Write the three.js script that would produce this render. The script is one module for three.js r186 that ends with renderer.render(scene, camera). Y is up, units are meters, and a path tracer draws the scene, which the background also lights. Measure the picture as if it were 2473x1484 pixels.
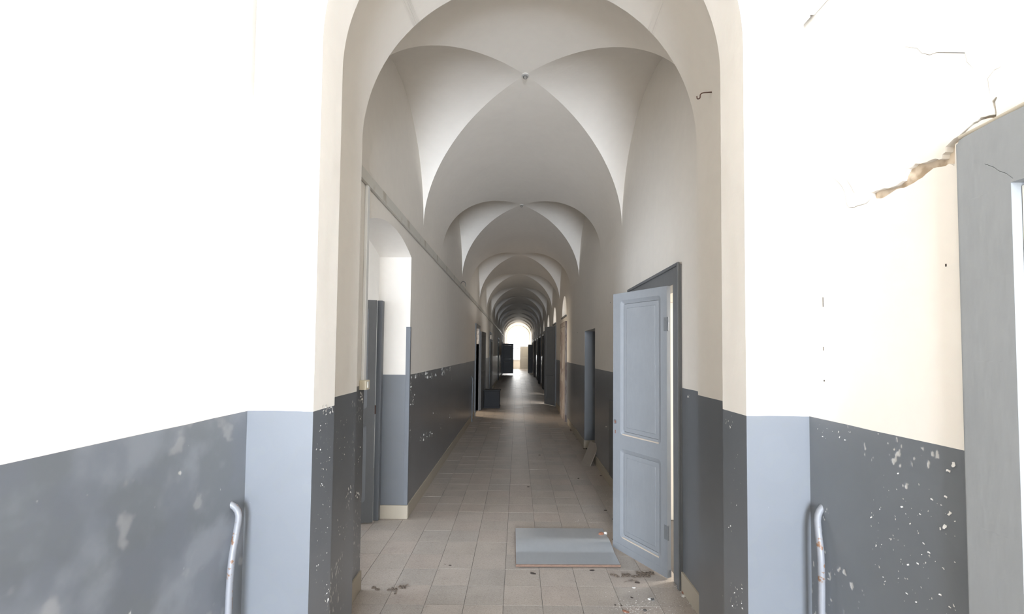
import * as THREE from 'three';
import { mergeGeometries, toCreasedNormals } from 'three/addons/utils/BufferGeometryUtils.js';
import { RoundedBoxGeometry } from 'three/addons/geometries/RoundedBoxGeometry.js';
import { RectAreaLightUniformsLib } from 'three/addons/lights/RectAreaLightUniformsLib.js';

// ---------------------------------------------------------------- camera, sky, window light, exposure
const IW = 2473, IH = 1484, FOCAL = 1156.46, EYE = 1.614;
const PITCH = 0.0395, ROLL = 0.0095, PPX = 1250.4, PPY = 802.8;      // principal point of the (shifted) lens
const scene = new THREE.Scene();
const camera = new THREE.PerspectiveCamera(2 * Math.atan(IH / 2 / FOCAL) * 180 / Math.PI, IW / IH, 0.05, 400);
camera.position.set(0, EYE, 0);
camera.rotation.order = 'YXZ';
camera.rotation.set(PITCH, 0, ROLL);
camera.setViewOffset(IW, IH, IW / 2 - PPX, IH / 2 - PPY, IW, IH);
camera.updateMatrixWorld(true);

const renderer = new THREE.WebGLRenderer({ antialias: true });
renderer.toneMapping = THREE.LinearToneMapping;
renderer.toneMappingExposure = 2.7;
renderer.shadowMap.enabled = true;
scene.background = new THREE.Color().setRGB(1.9, 2.0, 2.15);        // bright overcast sky
RectAreaLightUniformsLib.init();
// daylight entering each window: [centre x, y, depth], [width, height], direction it faces, radiance, colour
const SKYBLUE = [0.84, 0.945, 1.10], SKYWHITE = [1.0, 0.99, 0.96];
const DAYLIGHT = [
  ['window_behind', [0.30, 1.75, -5.48], [1.6, 3.3], [0, 0, 1], 32, SKYBLUE],
  ['window_far_end', [0.0, 2.3, 44.85], [1.8, 2.9], [0, 0, -1], 6, SKYWHITE],
  ['window_side_passage', [-4.75, 1.75, 3.7], [1.6, 1.8], [1, 0, 0], 4, [0.82, 0.94, 1.12]],
  ['window_right_room', [4.95, 1.75, 4.6], [1.6, 1.8], [-1, 0, 0], 13, SKYWHITE],
  ['window_left_rooms', [-4.75, 1.75, 14.2], [1.4, 1.8], [1, 0, -0.4], 11, [1.0, 0.86, 0.68]],
  ['window_right_rooms', [4.95, 1.9, 13.5], [7, 1.8], [-1, 0, 0], 3, SKYWHITE],
];
for (const [name, [x, y, d], [w, h], dir, power, col] of DAYLIGHT) {
  const l = new THREE.RectAreaLight(new THREE.Color().setRGB(...col), power, w, h);
  l.name = 'daylight_' + name;
  l.position.set(x, y, -d);
  l.lookAt(x + dir[0], y + dir[1], -(d + dir[2]));
  scene.add(l);
}

// ---------------------------------------------------------------- helpers
let seed = 12345;
const rnd = () => { seed = (seed * 1664525 + 1013904223) >>> 0; return seed / 4294967296; };
const rr = (a, b) => a + (b - a) * rnd();
const V = (x, y, d) => new THREE.Vector3(x, y, -d);                  // x right, y up, d = depth in front of the camera
const names = {};
function numbered(n) { if (!(n in names)) { names[n] = 0; return n; } names[n]++; return n + '_' + String(names[n]).padStart(3, '0'); }
function mesh(name, geo, m, parent) {
  const o = new THREE.Mesh(geo, m); o.name = parent && parent !== scene ? name : numbered(name);
  o.castShadow = o.receiveShadow = true; (parent ?? scene).add(o); return o;
}
function thing(name, label, category, pos, turn = 0, group, kind) {
  const o = new THREE.Group(); o.name = numbered(name); o.userData = { label, category };
  if (group) o.userData.group = group; if (kind) o.userData.kind = kind;
  if (pos) o.position.copy(pos); o.rotation.y = turn; scene.add(o); return o;
}
function tag(o, label, category, group, kind) { o.userData = { label, category }; if (group) o.userData.group = group; if (kind) o.userData.kind = kind; return o; }
const setting = (name, label, category) => { const o = new THREE.Group(); o.name = name; o.userData = { label, category, kind: 'structure' }; scene.add(o); return o; };
function bx(x0, x1, y0, y1, d0, d1) { const g = new THREE.BoxGeometry(x1 - x0, y1 - y0, d1 - d0); g.translate((x0 + x1) / 2, (y0 + y1) / 2, -(d0 + d1) / 2); return metricUV(g); }
function rbx(x0, x1, y0, y1, d0, d1, r = 0.004) { const g = new RoundedBoxGeometry(x1 - x0, y1 - y0, d1 - d0, 2, r); g.translate((x0 + x1) / 2, (y0 + y1) / 2, -(d0 + d1) / 2); return metricUV(g); }
function metricUV(g) {                                             // uv in metres from the face each vertex lies on
  const p = g.attributes.position, n = g.attributes.normal, uv = new Float32Array(p.count * 2);
  for (let i = 0; i < p.count; i++) {
    const ax = Math.abs(n.getX(i)), ay = Math.abs(n.getY(i)), az = Math.abs(n.getZ(i));
    const [u, v] = ax >= ay && ax >= az ? [-p.getZ(i), p.getY(i)] : ay >= az ? [p.getX(i), -p.getZ(i)] : [p.getX(i), p.getY(i)];
    uv[2 * i] = u; uv[2 * i + 1] = v;
  }
  g.setAttribute('uv', new THREE.BufferAttribute(uv, 2)); return g;
}
function flip(g) {                                                 // reverse winding of a non-indexed geometry
  for (const k of Object.keys(g.attributes)) {
    const a = g.attributes[k], s = a.itemSize, t = a.array;
    for (let i = 0; i + 2 < a.count; i += 3) for (let c = 0; c < s; c++) { const q = t[(i + 1) * s + c]; t[(i + 1) * s + c] = t[(i + 2) * s + c]; t[(i + 2) * s + c] = q; }
  }
  return g;
}
const shapeOf = (pts) => new THREE.Shape(pts.map(([a, b]) => new THREE.Vector2(a, b)));
const pathOf = (pts) => new THREE.Path(pts.map(([a, b]) => new THREE.Vector2(a, b)));
function wallExtrude(shapes, t, x0, side) {                        // shape in (depth, y); thickness away from the corridor
  let g = new THREE.ExtrudeGeometry(shapes, { depth: t, bevelEnabled: false });
  if (g.index) g = g.toNonIndexed();
  g = toCreasedNormals(g, 0.6);
  const m = new THREE.Matrix4().makeBasis(new THREE.Vector3(0, 0, -1), new THREE.Vector3(0, 1, 0), new THREE.Vector3(side, 0, 0));
  g.applyMatrix4(m); g.translate(x0, 0, 0);
  if (side < 0) flip(g);
  return metricUV(g);
}
function crossExtrude(shapes, d0, d1) {                            // shape in (x, y); from depth d0 to d1
  let g = new THREE.ExtrudeGeometry(shapes, { depth: d1 - d0, bevelEnabled: false });
  if (g.index) g = g.toNonIndexed();
  g = toCreasedNormals(g, 0.6); g.translate(0, 0, -d1); return metricUV(g);
}
function tube(pts, r, seg = 40, rad = 10) { return new THREE.TubeGeometry(new THREE.CatmullRomCurve3(pts, false, 'centripetal'), seg, r, rad, false); }
// a photo pixel on a known plane (the plane decides its distance)
const invCam = camera.matrixWorld;
function pix(px, py) { const v = new THREE.Vector3((px - PPX) / FOCAL, -(py - PPY) / FOCAL, -1); return v.applyQuaternion(camera.quaternion); }
function onFloor(px, py, y = 0) { const r = pix(px, py), t = (y - EYE) / r.y; return new THREE.Vector3(r.x * t, y, r.z * t); }
function onWall(px, py, x) { const r = pix(px, py), t = x / r.x; return new THREE.Vector3(x, EYE + r.y * t, r.z * t); }

// ---------------------------------------------------------------- procedural textures
function hash2(x, y, s) { let h = (x * 374761393 + y * 668265263 + s * 2147483647) | 0; h = Math.imul(h ^ (h >>> 13), 1274126177); return ((h ^ (h >>> 16)) >>> 0) / 4294967296; }
function noise(x, y, per, s) {
  const xi = Math.floor(x), yi = Math.floor(y), fx = x - xi, fy = y - yi, w = (v) => ((v % per) + per) % per;
  const u = fx * fx * (3 - 2 * fx), v = fy * fy * (3 - 2 * fy);
  const a = hash2(w(xi), w(yi), s), b = hash2(w(xi + 1), w(yi), s), c = hash2(w(xi), w(yi + 1), s), d = hash2(w(xi + 1), w(yi + 1), s);
  return a + (b - a) * u + (c - a) * v + (a - b - c + d) * u * v;
}
function fbm(u, v, base, oct, s) { let t = 0, a = 0.5, f = base, n = 0; for (let i = 0; i < oct; i++) { t += a * noise(u * f, v * f, f, s + i); n += a; a *= 0.5; f *= 2; } return t / n; }
const s2l = (c) => Math.pow(c, 2.2);
function texture(n, metres, fn, srgb = true) {
  const data = new Uint8Array(n * n * 4);
  for (let j = 0; j < n; j++) for (let i = 0; i < n; i++) {
    const c = fn(i / n, j / n), k = (j * n + i) * 4;
    for (let q = 0; q < 3; q++) data[k + q] = Math.max(0, Math.min(255, Math.round(255 * (srgb ? Math.pow(Math.max(0, c[q]), 1 / 2.2) : c[q]))));
    data[k + 3] = 255;
  }
  const t = new THREE.DataTexture(data, n, n); t.wrapS = t.wrapT = THREE.RepeatWrapping; t.magFilter = THREE.LinearFilter; t.minFilter = THREE.LinearMipmapLinearFilter; t.generateMipmaps = true;
  if (srgb) t.colorSpace = THREE.SRGBColorSpace; t.repeat.set(1 / metres, 1 / metres); t.needsUpdate = true; return t;
}
const mulc = (c, k) => [c[0] * k, c[1] * k, c[2] * k], mixc = (a, b, t) => [a[0] + (b[0] - a[0]) * t, a[1] + (b[1] - a[1]) * t, a[2] + (b[2] - a[2]) * t];
const step = (a, b, x) => { const t = Math.max(0, Math.min(1, (x - a) / (b - a))); return t * t * (3 - 2 * t); };
const std = (color, roughness, extra = {}) => { const m = new THREE.MeshStandardMaterial({ roughness, ...extra }); if (Array.isArray(color)) m.color.setRGB(...color); else m.color.set(color); return m; };

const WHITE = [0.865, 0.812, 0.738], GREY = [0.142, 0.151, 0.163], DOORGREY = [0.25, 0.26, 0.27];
const plasterMap = texture(512, 2.5, (u, v) => { const a = fbm(u, v, 3, 5, 1), b = fbm(u, v, 48, 2, 9); return mulc([1, 0.995, 0.985], 0.93 + 0.07 * a + 0.03 * (b - 0.5)); });
const plasterBump = texture(512, 1.2, (u, v) => { const a = fbm(u, v, 6, 6, 31); return [a, a, a]; }, false);
const M = {};
M.plaster = std(WHITE, 0.85, { map: plasterMap, bumpMap: plasterBump, bumpScale: 0.004 });
function dadoMat(key, { blotch = 0.12, chip = 0.5, chipSize = 90, cluster = 6, metres = 3, sd = 1, rough = 0.38, coat = 0.8, chipColor = [0.5, 0.485, 0.46], tint = GREY, streak = 0, smear = 0 }) {
  const n = 1024, mask = (u, v) => {
    const cl = fbm(u, v, cluster, 3, sd + 3), f = 0.5 * noise(u * chipSize * 1.6, v * chipSize, chipSize, sd) * 1.0 + 0.5 * noise(u * chipSize * 3, v * chipSize * 2, chipSize * 2, sd + 7);
    const e = noise(u * chipSize * 1.6 + 3.3, v * chipSize * 0.9, chipSize, sd + 11);
    const thr = 1.0 - chip * 0.24 * step(0.42, 0.62, cl);
    return step(thr, thr + 0.05, 0.62 * f + 0.40 * e + 0.08 * cl);
  };
  const map = texture(n, metres, (u, v) => {
    const a = fbm(u, v, 4, 6, sd + 20), c = fbm(u, v, 12, 4, sd + 40), s = streak ? fbm(u, v * 0.15, 40, 3, sd + 60) : 0.5;
    let col = mulc(tint, 1 + blotch * 2 * (a - 0.5) + blotch * 1.4 * (c - 0.5) + streak * (s - 0.5));
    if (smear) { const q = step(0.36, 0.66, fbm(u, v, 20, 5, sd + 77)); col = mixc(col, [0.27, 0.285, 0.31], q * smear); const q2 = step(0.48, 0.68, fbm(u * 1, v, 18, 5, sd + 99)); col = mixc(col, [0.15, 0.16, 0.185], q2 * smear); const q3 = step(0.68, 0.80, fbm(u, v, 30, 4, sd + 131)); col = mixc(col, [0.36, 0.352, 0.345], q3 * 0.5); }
    return mixc(col, chipColor, mask(u, v));
  });
  const bump = texture(512, metres, (u, v) => { const m = mask(u, v), a = fbm(u, v, 10, 5, sd + 5); const k = 0.55 + 0.35 * (a - 0.5) - 0.3 * m; return [k, k, k]; }, false);
  M[key] = new THREE.MeshPhysicalMaterial({ map, bumpMap: bump, bumpScale: 0.005, roughness: rough, clearcoat: coat, clearcoatRoughness: 0.36 });
}
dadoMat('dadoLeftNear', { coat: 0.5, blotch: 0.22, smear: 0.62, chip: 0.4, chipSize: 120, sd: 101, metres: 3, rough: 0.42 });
dadoMat('dadoRightNear', { coat: 0.5, blotch: 0.14, chip: 1.15, chipSize: 110, cluster: 7, sd: 203, metres: 2.5, rough: 0.42 });
dadoMat('dadoRib', { blotch: 0.06, chip: 0.10, chipSize: 100, sd: 307, metres: 2, rough: 0.4 });
dadoMat('dadoChipped', { blotch: 0.08, chip: 1.15, chipSize: 100, cluster: 5, sd: 411, metres: 2, rough: 0.36, chipColor: [0.45, 0.44, 0.42] });
dadoMat('dadoCorridor', { blotch: 0.16, chip: 0.4, chipSize: 110, cluster: 6, sd: 503, metres: 3, rough: 0.30, streak: 0.12 });
const grain = texture(512, 0.6, (u, v) => { const a = fbm(u, v, 90, 2, 71), b = fbm(u, v, 5, 4, 73), s = step(0.70, 0.8, noise(u * 150, v * 150, 150, 75)), d = step(0.74, 0.84, noise(u * 130, v * 130, 130, 79)); return mixc(mixc(mulc([1, 0.98, 0.955], 0.90 + 0.14 * (a - 0.5) + 0.18 * (b - 0.5)), [1.15, 1.13, 1.1], s * 0.4), [0.55, 0.5, 0.45], d * 0.4); });
const floorBump = texture(512, 1.1, (u, v) => { const a = fbm(u, v, 8, 5, 91); return [a, a, a]; }, false);
M.tiles = [[0.41, 0.368, 0.326], [0.426, 0.381, 0.338], [0.389, 0.354, 0.318], [0.418, 0.368, 0.326]].map((c) => new THREE.MeshPhysicalMaterial({ color: new THREE.Color().setRGB(c[0] * 1.08, c[1] * 1.08, c[2] * 1.08), roughness: 0.42, specularIntensity: 0.25, map: grain, bumpMap: floorBump, bumpScale: 0.0022 }));
M.grout = std([0.10, 0.088, 0.078], 0.9);
M.skirt = std([0.45, 0.395, 0.31], 0.6, { map: plasterMap });
const paintMap = texture(512, 0.9, (u, v) => { const a = fbm(u, v, 5, 5, 121), b = fbm(u, v * 0.3, 60, 2, 127); return mulc([1, 1, 1], 0.94 + 0.10 * (a - 0.5) + 0.06 * (b - 0.5)); });
const paintBump = texture(256, 0.4, (u, v) => { const a = 0.6 * fbm(u, v * 0.25, 40, 3, 131) + 0.4 * fbm(u, v, 8, 3, 133); return [a, a, a]; }, false);
const paint = (c, r = 0.42) => std(c, r, { map: paintMap, bumpMap: paintBump, bumpScale: 0.0006 });
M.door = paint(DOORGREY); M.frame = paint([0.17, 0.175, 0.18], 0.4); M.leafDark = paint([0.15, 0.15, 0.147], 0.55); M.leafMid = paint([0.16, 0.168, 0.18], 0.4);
M.casing = paint([0.29, 0.296, 0.294], 0.45); M.bead = paint([0.17, 0.18, 0.195], 0.4);
M.worn = std([1, 1, 1], 0.6, { map: texture(512, 1.2, (u, v) => { const a = fbm(u, v * 0.4, 12, 4, 141); return mixc([0.36, 0.31, 0.27], [0.20, 0.145, 0.12], step(0.42, 0.62, a)); }) });
M.ledge = std([0.50, 0.42, 0.34], 0.7);
M.duct = std([0.66, 0.63, 0.56], 0.5, { map: texture(256, 0.8, (u, v) => { const a = fbm(u, v, 6, 5, 151); return mixc([1, 1, 1], [0.55, 0.48, 0.38], 0.5 * step(0.56, 0.78, a)); }) });
M.ductWhite = std([0.82, 0.81, 0.78], 0.45); M.switchBody = std([0.70, 0.62, 0.46], 0.4); M.switchKey = std([0.78, 0.76, 0.70], 0.35);
M.pipe = std([1, 1, 1], 0.45, { map: texture(256, 0.35, (u, v) => { const a = fbm(u, v, 14, 4, 161), q = step(0.62, 0.70, a); return mixc([0.20, 0.206, 0.214], [0.16, 0.08, 0.04], q); }) });
M.rust = std([0.11, 0.06, 0.045], 0.8); M.iron = std([0.16, 0.15, 0.14], 0.5, { metalness: 0.6 });
M.board = std([0.36, 0.37, 0.375], 0.30, { map: paintMap });
M.ply = std([1, 1, 1], 0.85, { map: texture(256, 0.12, (u, v) => { const a = noise(u * 4, v * 24, 24, 171), b = noise(u * 40, v * 40, 40, 173); return mixc([0.12, 0.07, 0.05], [0.24, 0.15, 0.10], 0.6 * a + 0.4 * b); }) });
M.plank = std([0.30, 0.255, 0.21], 0.7, { map: paintMap });
M.rubble = std([1, 1, 1], 0.95, { map: texture(256, 0.25, (u, v) => { const a = fbm(u, v, 8, 5, 181); return mixc([0.74, 0.62, 0.48], [0.52, 0.40, 0.28], step(0.4, 0.68, a)); }) });
M.chip = std([0.66, 0.64, 0.60], 0.9); M.dirt = std([0.055, 0.042, 0.034], 0.95); M.litter = std([0.13, 0.10, 0.075], 0.95); M.terracotta = std([0.28, 0.13, 0.08], 0.9); M.stone = std([0.09, 0.085, 0.08], 0.9);
M.chest = paint([0.032, 0.033, 0.035], 0.8); M.brass = std([0.20, 0.09, 0.06], 0.7);
M.winFrame = std([0.62, 0.62, 0.60], 0.5);
M.glass = new THREE.MeshPhysicalMaterial({ color: 0xffffff, transmission: 1, thickness: 0, roughness: 0.03, ior: 1.45 });
M.cream = std([0.72, 0.68, 0.60], 0.8);
M.ground = std([0.30, 0.29, 0.26], 0.95);

// ---------------------------------------------------------------- the corridor's measures
const XL = -1.048, XR = 1.136, XC = (XL + XR) / 2, HALF = (XR - XL) / 2, SPRING = 2.985, RISE = 1.018, TL = 0.31, TR = 0.40;
const D0 = -0.5, DH = -5.3, D1 = 44.6;
const DADO = 1.372;
const dadoLine = (d) => DADO + 0.004 * (noise(d * 2.3 + 50, 0.5, 4096, 7) - 0.5) + 0.003 * (noise(d * 9 + 90, 0.5, 4096, 8) - 0.5);
const BAYS = [[4.05, 1.17], [7.74, 1.17], [11.72, 1.3]];
for (let k = 0; k < 10; k++) BAYS.push([14.75 + 3.06 * k, 1.2]);
function topLine(d) { if (d < 1.95) return 3.36; for (const [c, b] of BAYS) { const q = (d - c) / b; if (Math.abs(q) < 1) return SPRING + RISE * Math.sqrt(1 - q * q); } return SPRING; }

// openings in the walls: [depth0, depth1, top, arch rise]
const LEFT_OPEN = [[3.285, 4.655, 2.52, 0.125], [11.85, 12.95, 2.22, 0], [17.9, 18.95, 2.25, 0], [25.4, 26.4, 2.25, 0], [31.4, 32.4, 2.25, 0]];
const RIGHT_OPEN = [[-0.05, 1.075, 2.01, 0], [3.45, 4.70, 2.11, 0], [7.03, 8.11, 1.962, 0]];
const RIGHT_DOORS = BAYS.slice(2).map(([c]) => c - 0.02);
for (const c of RIGHT_DOORS.slice(0, 9)) RIGHT_OPEN.push([c - 0.56, c + 0.56, 2.30, 0]);

function stations(d0, d1, opens) {
  const s = new Set();
  for (let d = d0; d < d1; d += 0.12) s.add(+d.toFixed(4));
  s.add(d1);
  for (const [c, b] of BAYS) for (let j = -24; j <= 24; j++) { const d = c + b * Math.sin(j / 24 * Math.PI / 2); if (d > d0 && d < d1) s.add(+d.toFixed(5)); }
  return [...s].sort((a, b) => a - b);
}
const openTop = ([a, b, t, r], d) => { if (!r) return t; const q = (2 * d - a - b) / (b - a); const R = ((b - a) ** 2 / 4 + r * r) / (2 * r); const h = q * (b - a) / 2; return t + Math.sqrt(Math.max(0, R * R - h * h)) - (R - r); };
// white part of a wall: between the dado line (or the heads of the openings) and the vault
function upperShape(d0, d1, opens, holes = []) {
  const st = stations(d0, d1, opens), top = st.map((d) => [d, topLine(d)]), bottom = [];
  const inside = (d) => opens.find(([a, b]) => d >= a - 1e-6 && d <= b + 1e-6);
  for (const d of st) if (!inside(d)) bottom.push([d, dadoLine(d)]);
  for (const o of opens) {
    const [a, b] = o; if (b < d0 || a > d1) continue;
    const A = Math.max(a, d0), B = Math.min(b, d1), n = o[3] ? 24 : 1;
    if (a >= d0) bottom.push([A, dadoLine(A)]);
    for (let i = 0; i <= n; i++) { const d = A + (B - A) * i / n; bottom.push([d + (i === 0 ? 1e-6 : i === n ? -1e-6 : 0), openTop(o, d)]); }
    if (b <= d1) bottom.push([B, dadoLine(B)]);
  }
  bottom.sort((p, q) => p[0] - q[0]);
  // keep the right order where several points share a depth
  const order = [];
  for (const p of bottom) order.push(p);
  for (const o of opens) {
    const [a, b] = o; const ia = order.findIndex((p) => Math.abs(p[0] - a) < 1e-9); const ja = order.findIndex((p) => Math.abs(p[0] - a - 1e-6) < 1e-9);
    if (ia >= 0 && ja >= 0 && ja < ia) { const t = order[ia]; order[ia] = order[ja]; order[ja] = t; }
  }
  const s = shapeOf([...order, ...top.reverse()]);
  for (const h of holes) s.holes.push(pathOf(h));
  return s;
}
function dadoShapes(d0, d1, opens) {
  const edges = [d0]; const sorted = opens.filter(([a, b]) => b > d0 && a < d1).sort((p, q) => p[0] - q[0]);
  for (const [a, b] of sorted) edges.push(Math.max(a, d0), Math.min(b, d1));
  edges.push(d1);
  const out = [];
  for (let i = 0; i < edges.length; i += 2) {
    const a = edges[i], b = edges[i + 1]; if (b - a < 1e-3) continue;
    const pts = [[a, 0], [b, 0]], n = Math.max(2, Math.ceil((b - a) / 0.12));
    for (let k = n; k >= 0; k--) { const d = a + (b - a) * k / n; pts.push([d, dadoLine(d)]); }
    out.push([a, b, shapeOf(pts)]);
  }
  return out;
}

// crack in the right wall: outline in photo pixels, placed on the wall plane it lies in
const cropPx = ([x, y]) => [1980 + x / 4.1217, 200 + y / 4.1217];
const toWall = (p) => { const [x, y] = cropPx(p), q = onWall(x, y, XR); return [-q.z, q.y]; };
const CRACK = [[500, 1100], [560, 1075], [600, 1066], [640, 1050], [680, 1052], [720, 1038], [760, 1024], [790, 1000], [830, 975], [845, 930], [880, 860], [915, 838], [950, 805], [1000, 806], [1060, 790], [1105, 768], [1150, 755], [1190, 766], [1215, 758], [1222, 712], [1250, 690], [1250, 640], [1290, 600], [1330, 560], [1385, 528], [1420, 495], [1470, 450], [1500, 425], [1530, 395], [1565, 380], [1600, 345], [1650, 336], [1690, 322], [1735, 316], [1738, 270], [1722, 240], [1718, 210], [1704, 185], [1730, 160], [1757, 138], [1764, 150], [1745, 190], [1752, 250], [1760, 300], [1754, 340], [1795, 366], [1740, 354], [1700, 350], [1660, 357], [1600, 377], [1570, 400], [1540, 412], [1490, 450], [1440, 505], [1445, 545], [1400, 580], [1347, 610], [1344, 700], [1344, 790], [1338, 830], [1310, 812], [1285, 806], [1255, 828], [1210, 838], [1170, 842], [1130, 852], [1095, 880], [1060, 906], [1020, 945], [980, 966], [940, 995], [900, 1016], [840, 1046], [800, 1050], [760, 1062], [720, 1090], [680, 1116], [640, 1142], [610, 1152], [575, 1152], [540, 1162], [515, 1148]].map(toWall);
function thinCrack(pts, w) {
  const q = pts.map(toWall), up = [], dn = [];
  for (let i = 0; i < q.length; i++) { const a = q[Math.max(0, i - 1)], b = q[Math.min(q.length - 1, i + 1)], l = Math.hypot(b[0] - a[0], b[1] - a[1]), nx = -(b[1] - a[1]) / l, ny = (b[0] - a[0]) / l, k = w * (i === 0 || i === q.length - 1 ? 0.25 : 0.7 + 0.6 * rnd()); up.push([q[i][0] + nx * k, q[i][1] + ny * k]); dn.push([q[i][0] - nx * k, q[i][1] - ny * k]); }
  return [...up, ...dn.reverse()];
}
const pxCrop = (l) => l.map(([x, y]) => [(x - 1980) * 4.1217, (y - 200) * 4.1217]);
const HAIR = [thinCrack(pxCrop([[2185, 113], [2215, 117], [2225, 128], [2245, 133], [2262, 127], [2330, 128], [2335, 150], [2350, 165]]), 0.0006), thinCrack(pxCrop([[2418, 161], [2400, 170], [2385, 190], [2388, 215], [2390, 228]]), 0.0007), thinCrack([[505, 1158], [470, 1195], [440, 1210], [385, 1222], [330, 1245], [290, 1246], [268, 1215], [258, 1160], [245, 1090], [215, 1030], [180, 990], [115, 932]], 0.0008), thinCrack([[262, 960], [290, 1005], [315, 1045], [330, 1085], [352, 1102]], 0.0007)];

// ---------------------------------------------------------------- walls
const leftOpens = LEFT_OPEN, rightOpens = RIGHT_OPEN;
const wallLeft = setting('wall_left', 'white plastered left corridor wall with grey painted lower part and an arched passage', 'wall');
mesh('plaster', wallExtrude(upperShape(D0, D1, leftOpens), TL, XL, -1), M.plaster, wallLeft);
for (const [a, b, s] of dadoShapes(D0, D1, leftOpens)) {
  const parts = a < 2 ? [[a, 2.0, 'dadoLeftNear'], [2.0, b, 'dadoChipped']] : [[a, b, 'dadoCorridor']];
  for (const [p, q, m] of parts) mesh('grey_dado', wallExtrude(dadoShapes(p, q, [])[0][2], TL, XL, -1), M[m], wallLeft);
}
const fanlights = RIGHT_DOORS.slice(0, 9).map((c) => { const h = []; const w = 0.55, y0 = 2.47, R = 0.5; h.push([c - w, y0], [c + w, y0]); for (let i = 0; i <= 16; i++) { const t = i / 16 * Math.PI; h.push([c + w * Math.cos(t), y0 + R * Math.sin(t)]); } h.splice(2, 1); h.pop(); return h; });
const wallRight = setting('wall_right', 'white plastered right corridor wall with grey painted lower part and a broken crack', 'wall');
mesh('plaster', wallExtrude(upperShape(D0, D1, rightOpens, [CRACK, ...HAIR, ...fanlights]), TR, XR, 1), M.plaster, wallRight);
for (const [a, b, s] of dadoShapes(D0, D1, rightOpens)) {
  const parts = a < 2 && b > 2 ? [[a, 2.0, 'dadoRightNear'], [2.0, b, 'dadoRib']] : [[a, b, 'dadoCorridor']];
  for (const [p, q, m] of parts) mesh('grey_dado', wallExtrude(dadoShapes(p, q, [])[0][2], TR, XR, 1), M[m], wallRight);
}
{ // rough masonry showing in the crack, a little behind the plaster face
  const n = 120, k = 40, d0 = 1.10, d1 = 1.70, y0 = 2.03, y1 = 2.32, g = new THREE.PlaneGeometry(d1 - d0, y1 - y0, n, k), p = g.attributes.position;
  for (let i = 0; i < p.count; i++) { const u = p.getX(i) + (d0 + d1) / 2, v = p.getY(i) + (y0 + y1) / 2; const h = fbm(u * 1.0 + 0.3, v, 16, 5, 401); p.setXYZ(i, XR + 0.004 + 0.03 * h, v, -u); }
  g.computeVertexNormals(); metricUV(g);
  mesh('exposed_masonry', g, M.rubble, wallRight).userData.label = 'beige broken masonry inside the crack';
}
for (const [x, y, w, h] of [[1988, 730, 0.002, 0.036], [1989, 843, 0.0015, 0.014], [1991, 920, 0.004, 0.006], [2285, 641, 0.003, 0.007], [1474, 731, 0.012, 0.012], [1395, 804, 0.012, 0.012]]) { const q = onWall(x, y, XR), g = new THREE.BoxGeometry(0.002, h, w); g.translate(XR - 0.0006, q.y, q.z); mesh('nail_hole', g, M.dirt, wallRight); }
// niche back wall
mesh('niche_back', bx(XR + 0.36, XR + 0.44, 0, 2.0, 6.95, 8.2), M.dadoRib, wallRight);
for (const [a, b] of [[8.11, 8.14], [7.0, 7.03]]) mesh('niche_lining', bx(XR + 0.001, XR + 0.38, 0, 1.962, Math.min(a, b) - (a < 7.5 ? 0 : 0.004), Math.max(a, b)), M.dadoRib, wallRight);

mesh('passage_jamb', bx(XL - TL, XL - 0.0005, 0, DADO, 4.651, 4.66), M.dadoRib, wallLeft);
// ---------------------------------------------------------------- vaulted ceiling
const ceiling = setting('ceiling', 'white groin vaulted corridor ceiling running to the far window', 'ceiling');
function bayGeometry(c, b, N = 28) {
  const P = [], Nn = [], U = [];
  const bn = (th) => { const v = new THREE.Vector3(-Math.sin(th) / HALF, -Math.cos(th) / RISE, 0).normalize(); return [v.x, v.y, v.z]; };
  const cn = (ph) => { const v = new THREE.Vector3(0, -Math.cos(ph) / RISE, Math.sin(ph) / b).normalize(); return [v.x, v.y, v.z]; };
  const put = (i, j, barrel) => {
    const th = i / N * Math.PI / 2, ph = j / N * Math.PI / 2, x = XC + HALF * Math.sin(th), d = c + b * Math.sin(ph);
    P.push(x, SPRING + RISE * Math.cos(barrel ? th : ph), -d); Nn.push(...(barrel ? bn(th) : cn(ph)));
    U.push(...(barrel ? [d, th * HALF] : [x, ph * b]));
  };
  const tri = (A, B, C) => { const th = Math.abs(A[0] + B[0] + C[0]), ph = Math.abs(A[1] + B[1] + C[1]), barrel = th < ph; for (const v of [A, B, C]) put(v[0], v[1], barrel); };
  for (let i = -N; i < N; i++) for (let j = -N; j < N; j++) {
    const a = [i, j], bq = [i + 1, j], cq = [i + 1, j + 1], dq = [i, j + 1];
    if ((i >= 0) === (j >= 0)) { tri(a, bq, cq); tri(a, cq, dq); } else { tri(a, bq, dq); tri(bq, cq, dq); }
  }
  const g = new THREE.BufferGeometry();
  g.setAttribute('position', new THREE.Float32BufferAttribute(P, 3)); g.setAttribute('normal', new THREE.Float32BufferAttribute(Nn, 3)); g.setAttribute('uv', new THREE.Float32BufferAttribute(U, 2));
  return flip(g);
}
function barrelGeometry(d0, d1, spring = SPRING, rise = RISE, N = 28) {
  const P = [], Nn = [], U = [], put = (i, d) => { const th = i / N * Math.PI / 2, v = new THREE.Vector3(-Math.sin(th) / HALF, -Math.cos(th) / rise, 0).normalize(); P.push(XC + HALF * Math.sin(th), spring + rise * Math.cos(th), -d); Nn.push(v.x, v.y, v.z); U.push(d, th * HALF); };
  for (let i = -N; i < N; i++) { put(i, d0); put(i + 1, d0); put(i + 1, d1); put(i, d0); put(i + 1, d1); put(i, d1); }
  const g = new THREE.BufferGeometry();
  g.setAttribute('position', new THREE.Float32BufferAttribute(P, 3)); g.setAttribute('normal', new THREE.Float32BufferAttribute(Nn, 3)); g.setAttribute('uv', new THREE.Float32BufferAttribute(U, 2));
  return flip(g);
}
let from = 1.95;
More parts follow.
